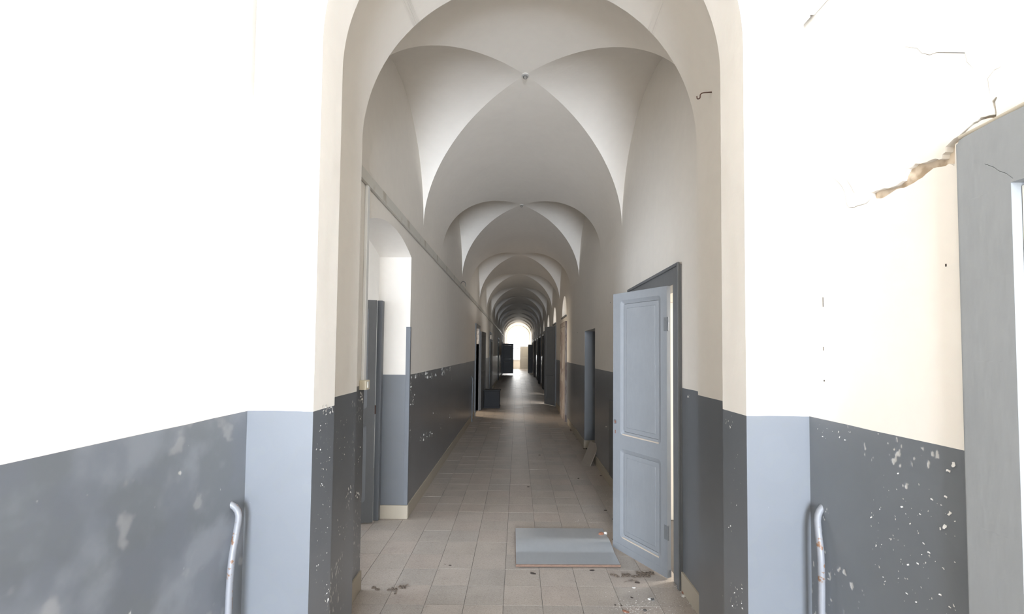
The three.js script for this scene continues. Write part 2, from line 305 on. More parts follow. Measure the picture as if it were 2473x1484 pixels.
mesh('barrel_band', barrelGeometry(D0, 1.95, 3.36, 0.97), M.plaster, ceiling);
for (const [c, b] of BAYS) { mesh('barrel_band', barrelGeometry(from, c - b), M.plaster, ceiling); mesh('groin_bay', bayGeometry(c, b), M.plaster, ceiling); from = c + b; }
mesh('barrel_band', barrelGeometry(from, D1), M.plaster, ceiling);
mesh('roof_slab', bx(-5.4, 5.6, 4.35, 4.6, DH - 0.6, D1 + 0.6), M.ground, ceiling);

// the two arched ribs across the corridor
function rib(name, label, d0, d1, xc, r, yc, mats) {
  const g = setting(name, label, 'arch');
  const out = [[XL - 0.02, DADO], [XL - 0.02, 4.3], [XR + 0.02, 4.3], [XR + 0.02, DADO]].reverse(), inn = [];
  inn.push([xc + r, DADO]);
  const pts = [[XL - 0.02, DADO]]; const n = 56;
  const line = (x) => DADO + 0.003 * (noise(x * 14 + 40, d0, 512, 3) - 0.5);
  for (let i = 1; i <= 6; i++) { const x = XL - 0.02 + (xc - r - XL + 0.02) * i / 6; pts.push([x, line(x)]); }
  for (let i = 0; i <= n; i++) { const t = Math.PI - i / n * Math.PI; pts.push([xc + r * Math.cos(t), yc + r * Math.sin(t)]); }
  for (let i = 0; i <= 6; i++) { const x = xc + r + (XR + 0.02 - xc - r) * i / 6; pts.push([x, line(x)]); }
  pts.push([XR + 0.02, 4.34], [XL - 0.02, 4.34]);
  mesh('arch', crossExtrude(shapeOf(pts), d0, d1), M.plaster, g);
  for (const s of [-1, 1]) {
    const a = s < 0 ? XL - 0.02 : xc + r, b = s < 0 ? xc - r : XR + 0.02, q = [[a, 0], [b, 0]];
    for (let i = 6; i >= 0; i--) { const x = a + (b - a) * i / 6; q.push([x, line(x)]); }
    mesh('grey_dado', crossExtrude(shapeOf(q), d0, d1), M[mats[s < 0 ? 0 : 1]], g);
  }
  return g;
}
rib('trim_1', 'front white arch rib standing on two grey based pilasters', 1.872, 2.088, 0.050, 0.842, 2.855, ['dadoRib', 'dadoRib']);
rib('trim_2', 'wider shallow arch rib just behind the front arch', 2.088, 2.755, 0.058, 0.978, 2.83, ['dadoChipped', 'dadoRib']);

// ---------------------------------------------------------------- floor of square tiles
const floor = setting('floor', 'beige speckled square tile floor of the corridor', 'floor');
mesh('bedding', bx(XL - TL, XR + TR, -0.25, -0.0045, D0 - 0.4, D1 + 0.4), M.grout, floor);
const TS = 0.25, TX0 = -0.0758, TD0 = 3.355, GAP = 0.0026;
function tileGeo(w, l, tx, ty) { const g = new THREE.BoxGeometry(w, 0.012, l, 1, 1, 1); const uv = g.attributes.uv, p = g.attributes.position; for (let i = 0; i < uv.count; i++) uv.setXY(i, p.getX(i) + tx, p.getZ(i) + ty); return g; }
const whole = [0, 1, 2, 3, 4, 5].map((k) => tileGeo(TS - GAP, TS - GAP, k * 0.37, k * 0.21));
const farTiles = [[], [], [], []];
for (let r = -15; TD0 + r * TS < D1; r++) {
  const d = TD0 + (r + 0.5) * TS;
  for (let c = -5; c <= 5; c++) {
    const inPassage = d > 3.2 && d < 4.75, xa = Math.max(TX0 + c * TS, inPassage ? -9 : XL - 0.02), xb = Math.min(TX0 + (c + 1) * TS, XR + 0.02);
    if (xb - xa < 0.02) continue;
    const full = Math.abs(xb - xa - TS) < 1e-6, near = d > 2.5 && d < 9.4, tiltX = rr(-1, 1) * 0.0028, tiltZ = rr(-1, 1) * 0.0022, dy = rr(-0.0006, 0.0006), k = Math.floor(rr(0, 4)), v = Math.floor(rr(0, 6));
    const g = full ? whole[v] : tileGeo(xb - xa - GAP, TS - GAP, v * 0.37, v * 0.21);
    if (near) { const o = mesh('floor_tile', g, M.tiles[k], floor); o.position.set((xa + xb) / 2, -0.006 + dy, -d); o.rotation.set(tiltX, 0, tiltZ); }
    else { const q = g.clone(); q.applyMatrix4(new THREE.Matrix4().compose(new THREE.Vector3((xa + xb) / 2, -0.006 + dy, -d), new THREE.Quaternion().setFromEuler(new THREE.Euler(tiltX * 4, 0, tiltZ * 2.5)), new THREE.Vector3(1, 1, 1))); farTiles[k].push(q); }
  }
}
farTiles.forEach((g, k) => { mesh('far_floor_tiles', mergeGeometries(g), M.tiles[k], floor).userData.kind = 'stuff'; });
// tiles inside the side passage
for (let r = 0; r < 6; r++) for (let c = -6; c >= -9; c--) {
  const d = TD0 + (r + 0.5) * TS - 0.25; if (d > 4.8) continue;
  const o = mesh('floor_tile', whole[(r + c + 18) % 6], M.tiles[(r - c) % 4], floor); o.position.set(TX0 + (c + 0.5) * TS + (c === -6 ? -0.0 : 0), -0.0065, -d);
}

// ---------------------------------------------------------------- baseboards
function baseboard(name, label, side, spans) {
  const g = setting(name, label, 'baseboard');
  const x = side < 0 ? XL : XR;
  for (const [a, b] of spans) mesh('skirting', side < 0 ? rbx(x - 0.004, x + 0.012, 0, 0.128, a, b, 0.003) : rbx(x - 0.012, x + 0.004, 0, 0.128, a, b, 0.003), M.skirt, g);
  return g;
}
const bl = baseboard('baseboard_left', 'cream tile skirting along the foot of the left wall', -1, [[-0.4, 1.87], [2.757, 3.285], [4.655, 11.80], [13.0, 17.85], [19.0, 25.3], [26.5, 31.3], [32.5, 44.5]]);
mesh('skirting', rbx(XL - 0.28, XL + 0.008, 0, 0.128, 4.638, 4.654, 0.003), M.skirt, bl);
mesh('skirting', rbx(XL - 0.306, XL - 0.283, 0, 0.120, 4.636, 4.654, 0.003), M.skirt, bl);
mesh('skirting', rbx(XL - 0.02, 0.058 - 0.978 + 0.012, 0, 0.128, 2.10, 2.757, 0.003), M.skirt, bl);
const br = baseboard('baseboard_right', 'cream tile skirting along the foot of the right wall', 1, [[1.23, 1.87], [2.757, 3.312], [4.86, 7.03], [8.11, 10.72], [12.32, 14.1]].concat(RIGHT_DOORS.slice(1, 8).map((c, i) => [c + 0.64, RIGHT_DOORS[i + 2] - 0.64])));
mesh('skirting', rbx(XR - 0.01, XR + 0.36, 0, 0.128, 8.094, 8.108, 0.003), M.skirt, br);
mesh('skirting', rbx(0.058 + 0.978 - 0.012, XR + 0.01, 0, 0.128, 2.10, 2.757, 0.003), M.skirt, br);

// ---------------------------------------------------------------- end walls and their windows
function archedWindow(n, label, xc, d, w, y0, ys, rise, mullions, outward) {
  const g = setting('window_' + n, label, 'window');
  const seg = 28, outer = [[xc - w / 2, y0], [xc + w / 2, y0]], f = 0.055;
  for (let i = 0; i <= seg; i++) { const t = i / seg * Math.PI; outer.push([xc + w / 2 * Math.cos(t), ys + rise * Math.sin(t)]); }
  const s = shapeOf(outer), hole = [[xc - w / 2 + f, y0 + f], [xc + w / 2 - f, y0 + f]];
  for (let i = 0; i <= seg; i++) { const t = i / seg * Math.PI; hole.push([xc + (w / 2 - f) * Math.cos(t), ys + (rise - f) * Math.sin(t)]); }
  s.holes.push(pathOf(hole));
  mesh('frame', crossExtrude(s, d - 0.03, d + 0.03), M.winFrame, g);
  for (const [x0, x1, ya, yb] of mullions) mesh('glazing_bar', bx(xc + x0, xc + x1, ya, yb, d - 0.025, d + 0.025), M.winFrame, g);
  const panes = [[xc - w / 2 + f, xc, y0 + f, mullions[1][2]], [xc, xc + w / 2 - f, y0 + f, mullions[1][2]]];
  return g;
}
function endWall(name, label, d0, d1, win, wide) {
  const g = setting(name, label, 'wall'), [xc, w, y0, ys, rise] = win, seg = 28;
  const hole = []; for (let i = 0; i <= seg; i++) { const t = i / seg * Math.PI; hole.push([xc + w / 2 * Math.cos(t), ys + rise * Math.sin(t)]); }
  hole.push([xc - w / 2, y0], [xc + w / 2, y0]);
  const s = shapeOf([[-wide, 0], [wide, 0], [wide, 4.4], [-wide, 4.4]]); s.holes.push(pathOf(hole));
  mesh('plaster', crossExtrude(s, d0, d1), M.plaster, g);
  return g;
}
const FARWIN = [0.02, 1.84, 0.80, 2.88, 0.90];
endWall('wall_far_end', 'white end wall around the tall arched window', 44.4, 44.75, FARWIN, 1.5);
const wf = archedWindow(1, 'tall arched window with glazing bars closing the far end of the corridor', 0.02, 44.6, 1.84, 0.80, 2.88, 0.90, [[-0.03, 0.03, 0.85, 2.80], [-0.87, 0.87, 2.80, 2.93], [-0.87, 0.87, 1.83, 1.89]]);
for (const [x0, x1, a, b] of [[-0.865, -0.03, 0.855, 1.83], [0.03, 0.865, 0.855, 1.83], [-0.865, -0.03, 1.89, 2.80], [0.03, 0.865, 1.89, 2.80]]) mesh('pane', bx(0.02 + x0, 0.02 + x1, a, b, 44.598, 44.602), M.glass, wf);
{ const pts = []; for (let i = 0; i <= 24; i++) { const t = i / 24 * Math.PI; pts.push([0.02 + 0.865 * Math.cos(t), 2.93 + 0.795 * Math.sin(t)]); } mesh('pane', crossExtrude(shapeOf(pts), 44.598, 44.602), M.glass, wf); }
mesh('sill', rbx(0.02 - 1.0, 0.02 + 1.0, 0.76, 0.80, 44.30, 44.66, 0.006), M.winFrame, wf);
const trim3 = setting('trim_3', 'pale arch moulding framing the far end window', 'arch');
{ const pts = [], r0 = 1.0, r1 = 1.09; for (let i = 0; i <= 40; i++) { const t = Math.PI * (1 - i / 40); pts.push([0.03 + r1 * Math.cos(t), 2.9 + r1 * Math.sin(t)]); } pts.push([0.03 + r1, 0], [0.03 + r0, 0]); for (let i = 0; i <= 40; i++) { const t = Math.PI * i / 40; pts.push([0.03 + r0 * Math.cos(t), 2.9 + r0 * Math.sin(t)]); } pts.push([0.03 - r0, 0], [0.03 - r1, 0]); mesh('arch', crossExtrude(shapeOf(pts), 43.7, 44.42), M.plaster, trim3); }
const BACKWIN = [0.30, 1.66, 0.10, 2.80, 0.75];
endWall('wall_behind', 'white end wall behind the camera with a tall window', -5.65, -5.3, BACKWIN, 3.3);
{ // unseen wider hall, added to cut the bounce onto the near walls
  const h = setting('wall_added_hall', 'white side walls of the added unseen hall behind the camera', 'wall');
  for (const [a, b] of [[-3.5, -3.2], [3.2, 3.5]]) mesh('side_wall', bx(a, b, 0, 4.36, DH, D0), M.plaster, h);
  for (const [a, b] of [[-3.2, XL - TL], [XR + TR, 3.2]]) mesh('front_wall', bx(a, b, 0, 4.36, D0 - 0.15, D0), M.plaster, h);
  mesh('added_hall_ceiling', bx(-3.5, 3.5, 4.33, 4.36, DH, D0), M.plaster, h);
  mesh('added_hall_floor', bx(-3.2, 3.2, -0.2, -0.001, DH, D0), M.tiles[0], h);
}
const wb = archedWindow(2, 'tall arched window lighting the corridor from behind the camera', 0.30, -5.42, 1.66, 0.10, 2.80, 0.75, [[-0.02, 0.02, 0.15, 2.78], [-0.79, 0.79, 2.76, 2.80]]);
for (const [x0, x1] of [[-0.775, -0.02], [0.02, 0.775]]) mesh('pane', bx(0.30 + x0, 0.30 + x1, 0.155, 2.76, -5.422, -5.418), M.glass, wb);
tag(mesh('ground', bx(-60, 60, -0.6, -0.3, -60, 110), M.ground), 'pale ground outside the building', 'ground', null, 'structure');

// ---------------------------------------------------------------- side rooms (only what the openings show of them)
function room(side, d0, d1, xOut, h, wins, label, name) {
  const xi = side < 0 ? XL - TL : XR + TR, lo = Math.min(xi, xOut), hi = Math.max(xi, xOut);
  const g = setting('wall_' + name, label, 'wall');
  const s = shapeOf([[d0, 0], [d1, 0], [d1, h], [d0, h]]);
  for (const [a, b, y0, y1] of wins) s.holes.push(pathOf([[a, y0], [b, y0], [b, y1], [a, y1]]));
  mesh('outer_wall', wallExtrude(s, 0.3, xOut, side), M.plaster, g);
  for (const d of [d0 - 0.15, d1]) mesh('cross_wall', bx(lo, hi, 0, h, d, d + 0.15), M.plaster, g);
  mesh('room_floor', bx(lo, hi, -0.2, -0.002, d0, d1), M.tiles[0], g);
  mesh('room_ceiling', bx(lo - 0.3, hi + 0.3, h, h + 0.15, d0 - 0.15, d1 + 0.15), M.plaster, g);
  for (const [a, b, y0, y1] of wins) mesh('pane', bx(xOut + side * 0.14, xOut + side * 0.146 , y0, y1, a, b), M.glass, g);
  return g;
}
room(-1, 2.2, 6.6, -4.6, 3.3, [[2.9, 4.5, 0.85, 2.65]], 'white walls of the side room behind the arched passage', 'passage_room');
room(1, 2.4, 6.6, 4.8, 3.3, [[3.8, 5.4, 0.85, 2.65]], 'white walls of the room behind the panelled door', 'door_room');
room(-1, 9.5, 43, -4.6, 3.3, [[13.4, 15.0, 0.85, 2.65]], 'white walls of the dim rooms along the left side', 'left_rooms');
room(1, 9.5, 43, 4.8, 3.3, [[10, 17, 1.0, 2.8]], 'white walls of the bright rooms along the right side', 'right_rooms');

// ---------------------------------------------------------------- doors
function roundRect(x0, x1, y0, y1, r) { const p = []; const c = [[x1 - r, y1 - r, 0], [x0 + r, y1 - r, 90], [x0 + r, y0 + r, 180], [x1 - r, y0 + r, 270]]; for (const [cx, cy, a] of c) for (let i = 0; i <= 5; i++) { const t = (a + i * 18) * Math.PI / 180; p.push([cx + r * Math.cos(t), cy + r * Math.sin(t)]); } return p; }
// leaf: local x from the hinge (0) to the free edge (w); panels [x0,x1,y0,y1]
function leaf(parent, name, w, h, t, panels, mat, y0 = 0.012, detail = true) {
  const o = new THREE.Group(); o.name = name; parent.add(o);
  const s = shapeOf([[0, y0], [w, y0], [w, h], [0, h]]);
  for (const [a, b, c, d] of panels) s.holes.push(pathOf(roundRect(a, b, c, d, 0.03)));
  let g = new THREE.ExtrudeGeometry(s, { depth: t, bevelEnabled: false }); if (g.index) g = g.toNonIndexed(); g = toCreasedNormals(g, 0.4); g.translate(0, 0, -t / 2);
  mesh('stiles_and_rails', metricUV(g), mat, o);
  for (const [a, b, c, d] of panels) {
    const rings = [];
    for (const z of [1, -1]) {
      const N = roundRect(a, b, c, d, 0.03).length, A = roundRect(a, b, c, d, 0.03), B = roundRect(a + 0.03, b - 0.03, c + 0.03, d - 0.03, 0.018), P = [];
      for (let i = 0; i < N; i++) { const j = (i + 1) % N, q = [[...A[i], z * (t / 2 - 0.001)], [...A[j], z * (t / 2 - 0.001)], [...B[j], z * 0.006], [...A[i], z * (t / 2 - 0.001)], [...B[j], z * 0.006], [...B[i], z * 0.006]]; if (z < 0) { [q[1], q[2]] = [q[2], q[1]];[q[4], q[5]] = [q[5], q[4]]; } for (const v of q) P.push(...v); }
      const rg = new THREE.BufferGeometry(); rg.setAttribute('position', new THREE.Float32BufferAttribute(P, 3)); rg.computeVertexNormals(); rings.push(metricUV(rg));
    }
    mesh('panel_moulding', mergeGeometries(rings), mat, o);
    const pg = new RoundedBoxGeometry(b - a - 0.062, d - c - 0.062, 0.014, 2, 0.004); pg.translate((a + b) / 2, (c + d) / 2, 0); mesh('panel', metricUV(pg), mat, o);
    if (detail) { const fg = new RoundedBoxGeometry(b - a - 0.13, d - c - 0.13, 0.022, 2, 0.005); fg.translate((a + b) / 2, (c + d) / 2, 0); mesh('panel_field', metricUV(fg), mat, o); }
  }
  return o;
}
function placeLeaf(o, hx, hd, fx, fd) { o.position.set(hx, 0, -hd); o.rotation.y = Math.atan2(fd - hd, fx - hx); }

{ // the half open panelled door on the right
  const g = setting('door_1', 'grey panelled door leaf standing ajar in its frame on the right wall', 'door');
  const F = 0.135;
  mesh('frame_post', rbx(XR - 0.02, XR + 0.14, 0, 2.232, 3.312, 3.312 + F, 0.006), M.frame, g);
  mesh('frame_post', rbx(XR - 0.02, XR + 0.14, 0, 2.232, 4.70, 4.70 + F, 0.006), M.frame, g);
  mesh('frame_head', rbx(XR - 0.018, XR + 0.14, 2.105, 2.232, 3.312 + F, 4.70, 0.006), M.frame, g);
  mesh('frame_moulding', mergeGeometries([rbx(XR - 0.032, XR - 0.012, 0, 2.24, 3.308, 3.335, 0.006), rbx(XR - 0.032, XR - 0.012, 2.222, 2.246, 3.31, 4.84, 0.006)]), M.frame, g);
  mesh('added_gap_board', bx(XR + 0.145, XR + TR, 0, 2.105, 4.686, 4.699), M.ductWhite, g);  // white board added on the jamb so the hinge gap reads as daylight
  const l = leaf(g, 'leaf', 0.612, 2.098, 0.036, [[0.062, 0.52, 0.118, 0.832], [0.062, 0.52, 0.94, 2.036]], M.door);
  placeLeaf(l, 1.094, 3.470, 0.818, 4.010);
  const l2 = leaf(g, 'leaf', 0.60, 2.098, 0.036, [[0.062, 0.52, 0.118, 0.832], [0.062, 0.52, 0.94, 2.036]], M.door); placeLeaf(l2, XR + 0.02, 4.695, XR + 0.02, 4.095);  // unseen second leaf, added closed to keep the room light out
  // warm bare wood where the paint is dusty on the two bottom ledges (part of the moulding)
  for (const y of [0.120, 0.942]) for (const z of [-1]) { const b = new RoundedBoxGeometry(0.41, 0.010, 0.013, 1, 0.002); b.translate(0.291, y + 0.006, z * 0.0115); mesh('ledge', metricUV(b), M.ledge, l); }
  { const b = new THREE.BoxGeometry(0.612, 0.052, 0.040); b.translate(0.306, 0.040, 0); mesh('kick_rail', metricUV(b), M.door, l); }
  for (const y of [0.33, 1.82]) { const c = new THREE.CylinderGeometry(0.009, 0.009, 0.10, 10); c.translate(-0.006, y, -0.016); const p = new THREE.BoxGeometry(0.03, 0.10, 0.004); p.translate(0.014, y, -0.0185); mesh('hinge', mergeGeometries([c.toNonIndexed(), p.toNonIndexed()]), M.frame, l); }
  { const c = new THREE.TorusGeometry(0.016, 0.004, 8, 20); c.translate(0.582, 1.04, -0.019); mesh('handle_rose', c, M.frame, l); const k = new THREE.CylinderGeometry(0.011, 0.011, 0.006, 14); k.rotateX(Math.PI / 2); k.translate(0.582, 1.04, -0.0165); mesh('handle_hole', k, M.brass, l); const q = new THREE.BoxGeometry(0.009, 0.028, 0.004); q.translate(0.582, 0.958, -0.0175); mesh('keyhole', q, M.brass, l); }
}
{ // leaf folded back inside the arched passage
  const g = setting('door_2', 'dark grey chipped door leaf folded back inside the arched passage', 'door');
  const l = leaf(g, 'leaf', 0.80, 2.082, 0.042, [[0.07, 0.72, 0.2, 0.92], [0.07, 0.72, 1.06, 2.02]], M.leafMid);
  placeLeaf(l, -1.338, 4.53, -2.10, 4.36);
  mesh('frame_post', rbx(-1.352, -1.300, 0.0, 2.088, 4.585, 4.652, 0.006), M.leafMid, g);
  { const b = new THREE.BoxGeometry(0.02, 0.07, 0.01); b.translate(0.028, 1.02, 0.024); mesh('lock_plate', b, M.rust, l); const c = new THREE.BoxGeometry(0.016, 0.08, 0.03); c.translate(0.0, 1.05, 0.0); mesh('hinge', c, M.rust, l); }
}
{ // casing of the door close to the camera on the right
  const g = setting('door_3', 'wide flat grey casing of the doorway at the cracked right wall', 'door');
  const outer = roundRect(-0.20, 1.222, -0.2, 2.166, 0.012), s = shapeOf([[-0.20, 0], [1.204, 0], [1.204, 2.15], [1.198, 2.160], [1.186, 2.163], [1.10, 2.168], [0.0, 2.168], [-0.18, 2.163], [-0.20, 2.15]]);
  s.holes.push(pathOf([[-0.05, 0.0005], [1.074, 0.0005], [1.074, 2.008], [-0.05, 2.008]]));
  { const q = [[2378, 396], [2400, 404], [2412, 413], [2430, 419], [2446, 431], [2460, 440]].map(([x, y]) => { const p = onWall(x, y, XR - 0.018); return [-p.z, p.y]; }); q.pop(); s.holes.push(pathOf([...q.map(([a, b]) => [a, b + 0.0007]), ...q.map(([a, b]) => [a, b - 0.0006]).reverse()])); }
  mesh('casing', wallExtrude(s, 0.05, XR - 0.018, 1), M.casing, g);
  mesh('casing_bead', mergeGeometries([rbx(XR - 0.013, XR - 0.001, 0, 2.158, 1.200, 1.214, 0.004)]), M.casing, g);
  { const pts = []; for (let i = 0; i <= 24; i++) { const d = 1.204 - i / 24 * 1.4; pts.push(V(XR - 0.008, 2.170 + 0.006 * step(1.2, 1.0, d), d)); } mesh('head_bead', tube(pts, 0.007, 40, 8), M.skirt, g); }
  mesh('lining', mergeGeometries([bx(XR + 0.005, XR + TR - 0.01, 0, 2.0, 1.045, 1.072), bx(XR + 0.005, XR + TR - 0.01, 0, 2.0, -0.05, -0.022)]), M.cream, g);
  const l = leaf(g, 'leaf', 1.06, 2.0, 0.04, [[0.1, 0.96, 0.2, 0.9], [0.1, 0.96, 1.05, 1.9]], M.door, 0.01, false); placeLeaf(l, XR + 0.25, -0.015, XR + 0.25, 1.04);
}
function farDoor(n, label, side, d0, d1, top, opts = {}) {
  const g = setting('door_' + n, label, 'door'), x = side < 0 ? XL : XR, p = opts.proud ?? 0.03, f = opts.f ?? 0.07, m = opts.frame ?? M.leafDark;
  const X = (a, b) => side < 0 ? [x - b, x + a] : [x - a, x + b];
  mesh('frame_post', rbx(...X(p, 0.2), 0, top + f, d0 - f, d0, 0.005), m, g); mesh('frame_post', rbx(...X(p, 0.2), 0, top + f, d1, d1 + f, 0.005), m, g);
  mesh('frame_head', rbx(...X(p, 0.2), top - 0.01, top + f, d0, d1, 0.005), m, g);
  for (const L of opts.leaves ?? []) { const w = Math.hypot(L[2] - L[0], L[3] - L[1]), l = leaf(g, 'leaf', w, L[4] ?? 2.14, 0.036, [[0.09, w - 0.09, 0.2, 0.9], [0.09, w - 0.09, 1.04, (L[4] ?? 2.14) - 0.1]], L[5] ?? M.leafDark, L[6] ?? 0.012, false); placeLeaf(l, L[0], L[1], L[2], L[3]); }
  return g;
}
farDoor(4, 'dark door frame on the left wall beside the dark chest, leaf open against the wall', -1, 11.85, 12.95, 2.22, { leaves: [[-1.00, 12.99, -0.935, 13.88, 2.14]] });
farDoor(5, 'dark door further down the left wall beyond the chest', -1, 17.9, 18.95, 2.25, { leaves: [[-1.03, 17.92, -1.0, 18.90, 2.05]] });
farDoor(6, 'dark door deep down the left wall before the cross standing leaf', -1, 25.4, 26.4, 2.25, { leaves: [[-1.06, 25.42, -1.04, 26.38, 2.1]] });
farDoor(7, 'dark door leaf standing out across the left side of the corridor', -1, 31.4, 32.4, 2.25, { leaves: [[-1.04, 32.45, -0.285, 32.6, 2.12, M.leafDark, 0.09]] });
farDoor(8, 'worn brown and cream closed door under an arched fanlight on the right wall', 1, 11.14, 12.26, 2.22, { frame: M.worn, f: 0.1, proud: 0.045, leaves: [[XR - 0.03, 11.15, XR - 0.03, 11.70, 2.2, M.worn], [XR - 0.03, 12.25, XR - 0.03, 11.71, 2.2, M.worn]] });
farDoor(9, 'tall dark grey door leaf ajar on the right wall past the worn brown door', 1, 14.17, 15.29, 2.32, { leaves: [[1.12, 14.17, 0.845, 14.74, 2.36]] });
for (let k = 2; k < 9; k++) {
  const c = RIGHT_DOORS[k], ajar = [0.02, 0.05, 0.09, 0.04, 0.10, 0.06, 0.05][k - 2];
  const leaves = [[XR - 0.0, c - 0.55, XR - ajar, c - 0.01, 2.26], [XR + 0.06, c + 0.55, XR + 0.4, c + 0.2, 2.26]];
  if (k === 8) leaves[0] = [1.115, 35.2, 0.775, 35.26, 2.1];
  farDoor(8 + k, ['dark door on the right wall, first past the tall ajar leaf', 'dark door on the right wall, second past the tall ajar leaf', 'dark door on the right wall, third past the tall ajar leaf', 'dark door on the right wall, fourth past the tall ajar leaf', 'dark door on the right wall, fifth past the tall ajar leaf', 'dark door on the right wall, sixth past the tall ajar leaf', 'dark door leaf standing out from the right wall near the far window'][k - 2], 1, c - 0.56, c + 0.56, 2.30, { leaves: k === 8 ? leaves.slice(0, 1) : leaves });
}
{ // pale leaf close to the far window
  const g = setting('door_17', 'pale two tone door leaf standing out beside the far end window', 'door');
  const l = leaf(g, 'leaf', 0.80, 2.03, 0.04, [[0.1, 0.7, 0.2, 0.9], [0.1, 0.7, 1.04, 1.92]], M.cream); placeLeaf(l, 1.0, 42.9, 0.2, 43.1);
}
// fanlights above the right hand doors
RIGHT_DOORS.slice(0, 9).forEach((c, k) => {
  const g = setting('window_' + (3 + k), ['arched fanlight above the worn brown door', 'arched fanlight above the tall dark ajar leaf', 'arched fanlight, first past the tall ajar leaf', 'arched fanlight, second past the tall ajar leaf', 'arched fanlight, third past the tall ajar leaf', 'arched fanlight, fourth past the tall ajar leaf', 'arched fanlight, fifth past the tall ajar leaf', 'arched fanlight, sixth past the tall ajar leaf', 'arched fanlight nearest the far window'][k], 'window');
  const pts = fanlights[k]; const gl = wallExtrude(shapeOf(pts), 0.005, XR + 0.25, 1); mesh('pane', gl, M.glass, g);
  mesh('sill', rbx(XR - 0.03, XR + 0.30, 2.435, 2.472, c - 0.58, c + 0.58, 0.004), M.leafDark, g);
});

// ---------------------------------------------------------------- services on the walls
{ // cable trunking on the left wall, its drop and the switch
  const t = thing('cable_trunking', 'long beige cable trunking running along the upper left wall', 'trunking', V(XL, 2.765, 2.76));
  let d = 2.757; const lens = [1.45, 2.0, 2.0, 2.0, 2.0, 2.0, 2.0, 2.0, 2.0, 2.0, 2.0, 2.0, 2.0, 2.0];
  for (const L of lens) { const g = rbx(XL + 0.004, XL + 0.026, 2.735, 2.815, d, d + L - 0.002, 0.003); g.translate(-XL, -2.765, 2.76); mesh('trunking_length', g, M.duct, t); d += L; }
  const c = tube([V(XL + 0.012, 2.735, d), V(XL + 0.012, 2.73, 36), V(XL + 0.012, 2.74, 43.6)], 0.006, 30, 6); c.translate(-XL, -2.765, 2.76); mesh('cable', c, M.duct, t);
  const v = tag(mesh('cable_drop', rbx(XL, XL + 0.022, 1.405, 2.735, 3.216, 3.264, 0.004)), 'narrow white vertical cable duct dropping to the light switch', 'cable duct'); v.material = M.ductWhite;
  const s = thing('light_switch', 'small cream surface light switch at the edge of the arched passage', 'switch', V(XL, 1.345, 3.225));
  const b = rbx(0, 0.046, 0, 0.065, 0, 0, 0.001);
  const body = new RoundedBoxGeometry(0.046, 0.065, 0.08, 3, 0.004); body.translate(0.023, 0.0325, 0); mesh('body', body, M.switchBody, s);
  const key = new RoundedBoxGeometry(0.006, 0.042, 0.026, 2, 0.002); key.translate(0.048, 0.034, 0.004); mesh('rocker', key, M.switchKey, s);
  const h = tag(mesh('wire_hook', tube([V(XL + 0.01, 2.80, 8.55), V(XL + 0.05, 2.86, 8.58), V(XL + 0.09, 2.84, 8.6), V(XL + 0.10, 2.77, 8.6)], 0.006, 24, 8), M.iron), 'small dark wire hook on the beige cable trunking', 'hook');
}
{ // corner bead at the far jamb of the passage
  const g = mergeGeometries([rbx(XL - 0.004, XL + 0.006, 0.128, 1.84, 4.652, 4.684, 0.002), rbx(XL - 0.036, XL + 0.006, 0.128, 1.84, 4.648, 4.656, 0.002)]);
  tag(mesh('corner_guard', g, M.bead), 'grey painted corner strip on the far edge of the arched passage', 'corner guard');
}
function wallPipe(label, pts, r) {
  const t = thing('wall_pipe', label, 'pipe', pts[0].clone().setY(0));
  const g = tube(pts, r, 60, 14); g.translate(-pts[0].x, 0, -pts[0].z);
  const uv = g.attributes.uv; for (let i = 0; i < uv.count; i++) uv.setXY(i, uv.getX(i) * 1.2, uv.getY(i) * 0.08);
  mesh('tube', g, M.pipe, t);
  const end = pts[pts.length - 1], c = new THREE.TorusGeometry(r * 1.05, r * 0.35, 8, 18); c.rotateY(Math.PI / 2); c.translate(end.x - pts[0].x, end.y, end.z - pts[0].z); mesh('plaster_collar', c, M.plaster, t);
}
const PR = 0.0118;
wallPipe('pale painted pipe bending into the left wall beside the front pilaster', [V(XL + 0.030, -0.0, 1.735), V(XL + 0.030, 0.5, 1.738), V(XL + 0.030, 0.78, 1.742), V(XL + 0.030, 0.87, 1.752), V(XL + 0.028, 0.95, 1.778), V(XL + 0.022, 1.005, 1.796), V(XL + 0.004, 1.035, 1.79), V(XL - 0.02, 1.045, 1.785)], PR);
wallPipe('pale painted pipe bending into the right wall below the plaster crack', [V(XR - 0.030, -0.0, 1.772), V(XR - 0.030, 0.5, 1.770), V(XR - 0.030, 0.82, 1.764), V(XR - 0.030, 0.90, 1.768), V(XR - 0.026, 0.97, 1.786), V(XR - 0.018, 1.01, 1.80), V(XR - 0.0, 1.04, 1.806), V(XR + 0.02, 1.05, 1.808)], PR);
{ const t = thing('wall_pipe', 'thin grey pipe standing against the left wall before the far dark door', 'pipe', V(XL + 0.025, 0, 10.95)); const g = tube([V(0, 0, 0), V(0, 0.6, 0), V(0, 0.98, 0), V(-0.03, 1.03, -0.02)], 0.012, 30, 8); mesh('tube', g, M.bead, t); }
{ const t = thing('duct_box', 'white boxed duct ending high in the corner left of the front arch', 'duct', V(-0.99, 2.586, 1.845)); const g = rbx(-1.030, -0.956, 2.590, 3.4, 1.815, 1.874, 0.003); g.translate(0.99, -2.586, 1.845); mesh('cover', g, M.ductWhite, t); const e = rbx(-1.024, -0.962, 2.584, 2.592, 1.822, 1.872, 0.002); e.translate(0.99, -2.586, 1.845); mesh('end_cap', e, M.duct, t); }
